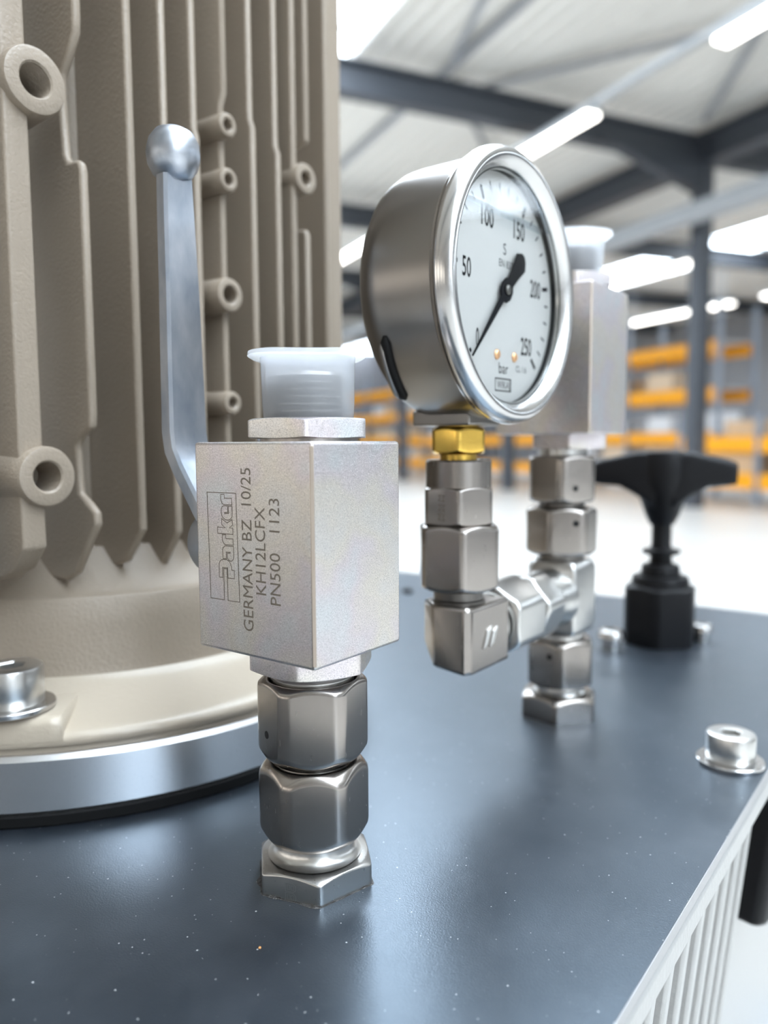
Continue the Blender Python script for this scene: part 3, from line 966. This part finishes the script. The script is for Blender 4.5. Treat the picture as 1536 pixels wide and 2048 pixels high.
# ------------------------------------------------------------------ rear line: base, tee, nuts, second valve
TA, TB = -114.0, 257.0
tee = empty('tee_fitting', (TA * MM, TB * MM, 0), 'steel tee with hexagon nuts standing on the lid behind the gauge', 'fitting')
bm = NB(); hexnut(bm, 25.0, -0.3, 8.6, (TA, TB, 0), phase=-40, bore=7.0, ct=1.3, cb=0, cap=1.14, q=0.5, r0=0.93)
build('nipple_hexagon', bm, 'steel', tee, angle=45)
bm = NB(); lathe(bm, [(6, 8.2), (9.6, 8.2), (8.4, 9.6), (8.1, 12.6), (6, 12.6)], (TA, TB, 0), seg=64)
build('nipple_neck', bm, 'steel_bright', tee)
bm = NB(); hexnut(bm, 22.2, 11.6, 28.2, (TA, TB, 0), phase=-34, bore=8.4, ct=1.2, cb=1.0, cap=1.10, q=0.9, r0=0.95)
n_ = build('union_nut', bm, 'steel', tee, angle=60)
leak_hole_disc(TA, TB, 23.2, -94, 22.2, n_, off=2.0, r=1.0)
bm = NB(); lathe(bm, [(5, 27.5), (8.2, 27.5), (8.2, 31), (5, 31)], (TA, TB, 0), seg=64)
build('lower_neck', bm, 'steel_bright', tee)
bm = NB()
pts = []
for z, c_ in ((30.2, 8.2), (32.0, 9.6), (53.5, 9.6), (56.5, 8.6)):
    k_ = 3.0
    for x, y in [(-c_ + k_, -c_), (c_ - 1, -c_), (c_, -c_ + 1), (c_, c_ - 1), (c_ - 1, c_), (-c_ + k_, c_), (-c_, c_ - k_), (-c_, -c_ + k_)]:
        pts.append(bm.verts.new((TA + x, TB + y, z)))
bmesh.ops.convex_hull(bm, input=pts)
build('tee_body', bm, 'steel_bright', tee, bevel=0.8, seg=2, angle=50)
bm = NB(); lathe(bm, [(5, 8), (10.6, 8), (10.6, 10.5), (9.2, 14.5), (8.4, 24), (5, 24)], (TA, TB, 43.6), (0, -1, 0), seg=64)
build('branch_neck', bm, 'steel_bright', tee, angle=50)
bm = NB(); lathe(bm, [(5, 56.2), (8.0, 56.2), (8.0, 59.8), (5, 59.8)], (TA, TB, 0), seg=64)
build('upper_neck', bm, 'steel_dark', tee)
bm = NB(); hexnut(bm, 22.4, 58.6, 75.0, (TA, TB, 0), phase=-56, bore=8.4, ct=1.2, cb=1.0, cap=1.10, q=0.9, r0=0.95)
n_ = build('union_nut', bm, 'steel', tee, angle=60)
leak_hole_disc(TA, TB, 70.0, -56, 22.4, n_, off=3.0, r=1.1)
bm = NB(); lathe(bm, [(5, 74), (8.0, 74), (8.0, 78), (5, 78)], (TA, TB, 0), seg=64)
build('tube_sleeve', bm, 'steel_dark', tee)
bm = NB(); hexnut(bm, 22.4, 77.0, 93.2, (TA, TB, 0), phase=-36, bore=8.8, ct=1.0, cb=1.2, cap=1.10, q=0.9, r0=0.95)
n_ = build('swivel_nut', bm, 'steel', tee, angle=60)
leak_hole_disc(TA, TB, 82.0, -36, 22.4, n_, off=-1.2, r=1.1)
bm = NB(); lathe(bm, [(6, 91.5), (8.6, 91.5), (8.6, 95.6), (6, 95.6)], (TA, TB, 0), seg=64)
build('cone_neck', bm, 'steel_bright', tee)
ball_valve(-132.0, -97.6, 241.0, 274.0, 100.4, 149.2, -112.0, 258.0, 'blurred square ball valve behind the pressure gauge', lever=False, ph_top=-30, ph_bot=-36)
plastic_cap(-111.4, 258.0, 154.0, 'milky plastic cap on the rear valve behind the gauge')

# ------------------------------------------------------------------ elbow line that carries the gauge
GA, GB = -114.0, 187.0
elb = empty('elbow_fitting', (GA * MM, GB * MM, 0.034), 'forged steel elbow with hexagon nuts carrying the pressure gauge', 'fitting')
bm = NB()
pts = [bm.verts.new(p) for p in [(-105, 179, 34.6), (-105, 179, 52.6), (-105, 201, 34.6), (-105, 201, 52.6), (-106.5, 177.6, 34.2), (-106.5, 177.6, 53.2), (-116.5, 177.6, 35.4), (-116.5, 177.6, 53.2), (-123, 183, 40.5), (-123, 183, 53), (-123, 201, 40), (-123, 201, 52.6), (-116, 201, 34.4), (-107, 197, 33.8), (-116, 184, 34.4)]]
bmesh.ops.convex_hull(bm, input=pts)
build('elbow_body', bm, 'steel', elb, bevel=0.9, seg=2, angle=40)
mt = Matrix(((0, 0, 1, -105.0), (1, 0, 0, 0), (0, 1, 0, 0), (0, 0, 0, 1)))
bm = NB()
prism(bm, [(185.4, 40.5), (187.6, 41.5), (190.0, 46.5), (187.8, 45.5)], (-0.3, 0.5), mt)
prism(bm, [(189.0, 40.3), (191.2, 41.3), (193.4, 45.8), (191.2, 44.8)], (-0.3, 0.5), mt)
build('forged_mark', bm, 'steel_bright', elb, bevel=0.2)
bm = NB(); lathe(bm, [(5, 52.4), (7.6, 52.4), (7.6, 53.6), (7.1, 54), (7.1, 58.2), (5, 58.2)], (GA, GB, 0), seg=64)
build('thread_neck', bm, 'steel_dark', elb)
bm = NB(); hexnut(bm, 21.4, 56.8, 75.0, (GA, GB, 0), phase=-22.6, bore=7.8, ct=1.0, cb=1.0, cap=1.11, q=0.9, r0=0.95)
build('union_nut', bm, 'steel', elb, angle=60)
bm = NB(); lathe(bm, [(5, 8), (9.0, 8), (9.0, 14.5), (8.2, 15), (8.2, 19), (5, 19)], (GA, GB, 43.6), (0, 1, 0), seg=64)
build('branch_neck', bm, 'steel_bright', elb)
bm = NB(); hexnut(bm, 22.2, 16.5, 35.0, (GA, GB, 43.6), (0, 1, 0), phase=0, bore=8.8, ct=1.0, cb=1.0, cap=1.10, q=0.9, r0=0.95)
n_ = build('swivel_nut', bm, 'steel_bright', elb, angle=60)
bm = NB(); hexnut(bm, 20.5, 37.5, 50.5, (GA, GB, 43.6), (0, 1, 0), phase=18, bore=8.6, ct=1.0, cb=1.0, cap=1.10, q=0.9, r0=0.95)
build('lock_nut', bm, 'steel_bright', elb, angle=60)
bm = NB(); lathe(bm, [(5, 74.2), (7.2, 74.2), (7.2, 75.2), (5, 75.2)], (GA, GB, 0), seg=48)
build('neck_ring', bm, 'steel_dark', elb)
bm = NB(); hexnut(bm, 18.6, 75.0, 85.6, (GA, GB, 0), phase=-28, bore=6.0, ct=0.9, cb=0.9, cap=1.12, q=0.4, r0=0.97)
build('adapter_hexagon', bm, 'steel', elb, angle=60)
bm = NB(); lathe(bm, [(6, 84.8), (9.2, 84.8), (9.2, 92.6), (8.8, 93.1), (6.0, 93.1), (5.5, 92.4)], (GA, GB, 0), seg=72)
build('adapter_barrel', bm, 'steel', elb)
mt = Matrix.Translation((GA, GB, 0)) @ Matrix.Rotation(R_(-88) + math.pi / 2, 4, 'Z') @ Matrix.Translation((0, -9.3, 0)) @ FA
bm = NB()
for zc in (77.6, 80.2, 82.8):
    outline(bm, [(-1.0, zc - 0.7), (0.9, zc - 0.9), (0.4, zc), (1.0, zc + 0.7), (-0.9, zc + 0.8), (-0.4, zc)], 0.22, mt, 0.05)
build('stamped_mark', bm, 'etch', elb, flat=True)

# ------------------------------------------------------------------ pressure gauge
g = empty('pressure_gauge', (GA * MM, GB * MM, 0.0925), 'round stainless pressure gauge with white dial on a brass stem', 'gauge')
GZ = 138.0
OG = (GA, GB, GZ)
AX = (1, 0, 0)
bm = NB(); lathe(bm, [(0.05, -11.6), (27.5, -11.5), (30.5, -10.6), (32.6, -8.4), (33.5, -5.6), (33.7, -3), (33.7, 13.2), (33.0, 13.6), (29.8, 13.6)], OG, AX, seg=128)
case = build('case', bm, 'stainless', g, angle=50)
bm = NB(); lathe(bm, [(33.0, 13.4), (34.4, 12.9), (34.7, 13.3), (34.8, 14.2), (35.1, 14.4), (35.4, 15.2), (35.3, 16.4), (34.8, 17.7), (33.9, 18.8), (32.9, 19.2), (32.0, 18.9), (31.0, 17.8), (30.2, 16.8), (29.7, 16.0), (29.5, 15.2)], OG, AX, seg=144)
build('bezel', bm, 'polished', g, angle=60)
bm = NB(); lathe(bm, [(29.75, 13.2), (29.75, 16.4), (30.6, 16.4), (30.6, 13.2)], OG, AX, seg=128)  # black ring lining the gap between dial and glass
build('inner_ring', bm, 'rubber', g)
bm = NB(); lathe(bm, [(0.05, 13.0), (29.7, 13.0), (29.7, 13.5), (0.05, 13.5)], OG, AX, seg=96)
dial = build('dial', bm, 'dial', g)
bm = NB(); lathe(bm, [(0.05, 16.2), (29.9, 16.2), (29.9, 16.7), (0.05, 16.7)], OG, AX, seg=96)
build('glass', bm, 'glass', g)
bm = NB()
zl = GZ + 19.0
hw = math.sqrt(29.4 ** 2 - 19.0 ** 2)
box(bm, GA + 13.7, GA + 16.1, GB - hw, GB + hw, zl - 0.25, zl + 0.25)
build('liquid_surface', bm, 'liquid', g)
DM = Matrix(((0, 0, 1, GA + 13.5), (1, 0, 0, GB + 0.4), (0, 1, 0, GZ), (0, 0, 0, 1)))


def at_val(val, r):
    t = R_(225 - 270 * val / 250)
    return r * math.cos(t), r * math.sin(t)


for val in (0, 50, 100, 150, 200, 250):
    x, y = at_val(val, 19.2)
    s = str(val)
    build('numeral', text_mesh(s, (x, y), (1.5, 4.2, 6.4)[len(s) - 1], 5.0, DM, 0.03, 0.014), 'ink', dial, flat=True)
bm = NB()
for i in range(26):
    val = i * 10
    big = i % 5 == 0
    t = R_(225 - 270 * val / 250)
    r0, r1, w = (23.6, 27.2, 0.55) if big else (25.0, 27.2, 0.28)
    rot = Matrix.Rotation(t, 4, 'Z')
    vs = [bm.verts.new(DM @ (rot @ Vector((r, u, 0.03)))) for r, u in [(r0, -w), (r1, -w), (r1, w), (r0, w)]]
    bm.faces.new(vs)
build('scale_marks', bm, 'ink', dial, flat=True)
build('unit_lettering', text_mesh('bar', (0.4, -20.4), None, 2.9, DM, 0.03), 'ink', dial, flat=True)
build('class_lettering', text_mesh('S', (0.6, 10.8), None, 3.0, DM, 0.03), 'ink', dial, flat=True)
build('standard_lettering', text_mesh('EN 837-1', (2.3, 7.0), 9.5, 2.0, DM, 0.03), 'ink', dial, flat=True)
build('accuracy_lettering', text_mesh('CL 1.6', (10.6, -20.0), 6.2, 1.7, DM, 0.03), 'ink', dial, flat=True)
build('maker_lettering', text_mesh('WIKA', (0.2, -24.8), 6.6, 2.1, DM, 0.03), 'ink', dial, flat=True)
bm = NB()
outline(bm, [(-4.1, -26.4), (4.6, -26.4), (4.6, -23.2), (-4.1, -23.2)], 0.35, DM)
outline(bm, [(3.85, -26.3), (4.1, -26.3), (4.1, -23.3), (3.85, -23.3)], 0.2, DM)
build('maker_frame', bm, 'ink', dial, flat=True)
for x in (-3.4, 6.4):
    bm = NB(); lathe(bm, [(1.35, 0), (1.3, 0.3), (0.9, 0.7), (0.02, 0.8)], DM @ Vector((x, -17.0, 0.0)), AX, seg=24)
    build('rivet', bm, 'copper', g)
bm = NB()
PR = Matrix.Translation((GA + 14.5, GB + 0.4, GZ)) @ Matrix(((0, 0, 1, 0), (1, 0, 0, 0), (0, 1, 0, 0), (0, 0, 0, 1))) @ Matrix.Rotation(R_(226.5), 4, 'Z')
prism(bm, [(25.6, -0.15), (25.6, 0.15), (3.4, 0.95), (2.6, 2.2), (0.6, 3.0), (-1.8, 2.6), (-3.0, 1.5), (-6.2, 1.9), (-11.6, 3.0), (-13.6, 1.5), (-14.2, 0), (-13.6, -1.5), (-11.6, -3.0), (-6.2, -1.9), (-3.0, -1.5), (-1.8, -2.6), (0.6, -3.0), (2.6, -2.2), (3.4, -0.95)], (-0.15, 0.25), PR)
build('pointer', bm, 'ink', g, flat=True)
bm = NB(); lathe(bm, [(1.3, -1), (1.3, 0.6), (0.9, 0.9), (0.02, 0.9)], (GA + 14.6, GB + 0.4, GZ), AX, seg=24)
build('pointer_hub', bm, 'steel_dark', g)
# pressed slot low on the case side
pth = []
for i in range(13):
    t = R_(24 + 34 * i / 12)
    pth.append((GA - 2.6 - 3.0 * i / 12, GB - 33.7 * math.cos(t), GZ - 33.7 * math.sin(t)))
bm = NB(); tube(bm, pth, [0.5] + [1.4] * 11 + [0.5], 12)
build('relief_slot', bm, 'rubber', g)
bm = NB(); tube(bm, [(p[0] - 0.9, GB + (p[1] - GB) * 1.022, GZ + (p[2] - GZ) * 1.022) for p in pth[1:-1]], [0.3] + [0.95] * 9 + [0.3], 12)
build('relief_plug', bm, 'stainless', g)
bm = NB(); box(bm, GA - 9.8, GA + 8.5, GB - 8.6, GB + 8.6, 102.4, 106.6)
build('stem_block', bm, 'stainless', g, bevel=0.6)
bm = NB(); hexnut(bm, 14.4, 94.6, 102.2, (GA, GB, 0), phase=-29, bore=3.0, ct=1.1, cb=1.1, cap=1.12, q=0.5, r0=0.9)
brass = build('brass_hexagon', bm, 'brass', g, angle=60)
tag(brass, 'polished brass hexagon')
bm = NB(); lathe(bm, [(3, 101.5), (5.6, 101.5), (5.6, 102.6), (3, 102.6)], (GA, GB, 0), seg=48)
build('brass_collar', bm, 'brass', g)
bm = NB(); lathe(bm, [(3, 91.5), (5.2, 91.5), (5.2, 95.0), (3, 95.0)], (GA, GB, 0), seg=48)
build('brass_stem', bm, 'brass', g)

# ------------------------------------------------------------------ black T-handle
KX, KY = -116.0, 378.0
kn = empty('t_handle', (KX * MM, KY * MM, 0), 'black plastic T-handle knob on a black hexagon body', 'handle')
bm = NB(); hexnut(bm, 31.5, 0, 28.6, (KX, KY, 0), phase=-50, bore=6, ct=0.8, cb=0.0, cap=1.08, q=1.2, r0=0.93)
build('base_body', bm, 'black', kn, angle=60)
bm = NB(); lathe(bm, [(5, 26), (13.4, 26), (13.4, 31.6), (12.6, 33), (9.2, 33.2), (9.0, 37.6), (8.2, 38.6), (5.4, 38.8), (5.2, 43.2), (8.4, 43.6), (9.0, 44.6), (8.6, 45.8), (5.2, 46.4), (4.6, 48), (4.6, 59)], (KX, KY, 0), seg=64)
build('collar', bm, 'black', kn, angle=40)
bm = NB(); lathe(bm, [(3, 58), (5.6, 58), (7.6, 62), (11.0, 72), (12.4, 80), (12.6, 90.5), (11.8, 92.6), (10, 93), (0.05, 93)], (KX, KY, 0), seg=56)
build('hub', bm, 'black', kn, angle=40)
wa = math.atan2(0.17, 0.985) + YAW - R_(26)
for sgn in (1, -1):
    rot = Matrix.Translation((KX, KY, 0)) @ Matrix.Rotation(wa + (math.pi if sgn < 0 else 0), 4, 'Z')
    bm = NB()
    rings = []
    for d, w, zb, zt in [(4, 10.5, 66, 93.2), (12, 9.5, 72, 93.0), (20, 8.0, 76.5, 91.2), (28, 6.8, 77.0, 89.4), (32.5, 6.0, 77.6, 87.6)]:
        c_ = 1.8
        rings.append([rot @ Vector((d, y, z)) for y, z in [(-w + c_, zb), (w - c_, zb), (w, zb + c_), (w, zt - c_), (w - c_, zt), (-w + c_, zt), (-w, zt - c_), (-w, zb + c_)]])
    loft(bm, rings, cap0=True, cap1=True)
    build('wing', bm, 'black', kn, bevel=0.8, angle=45)
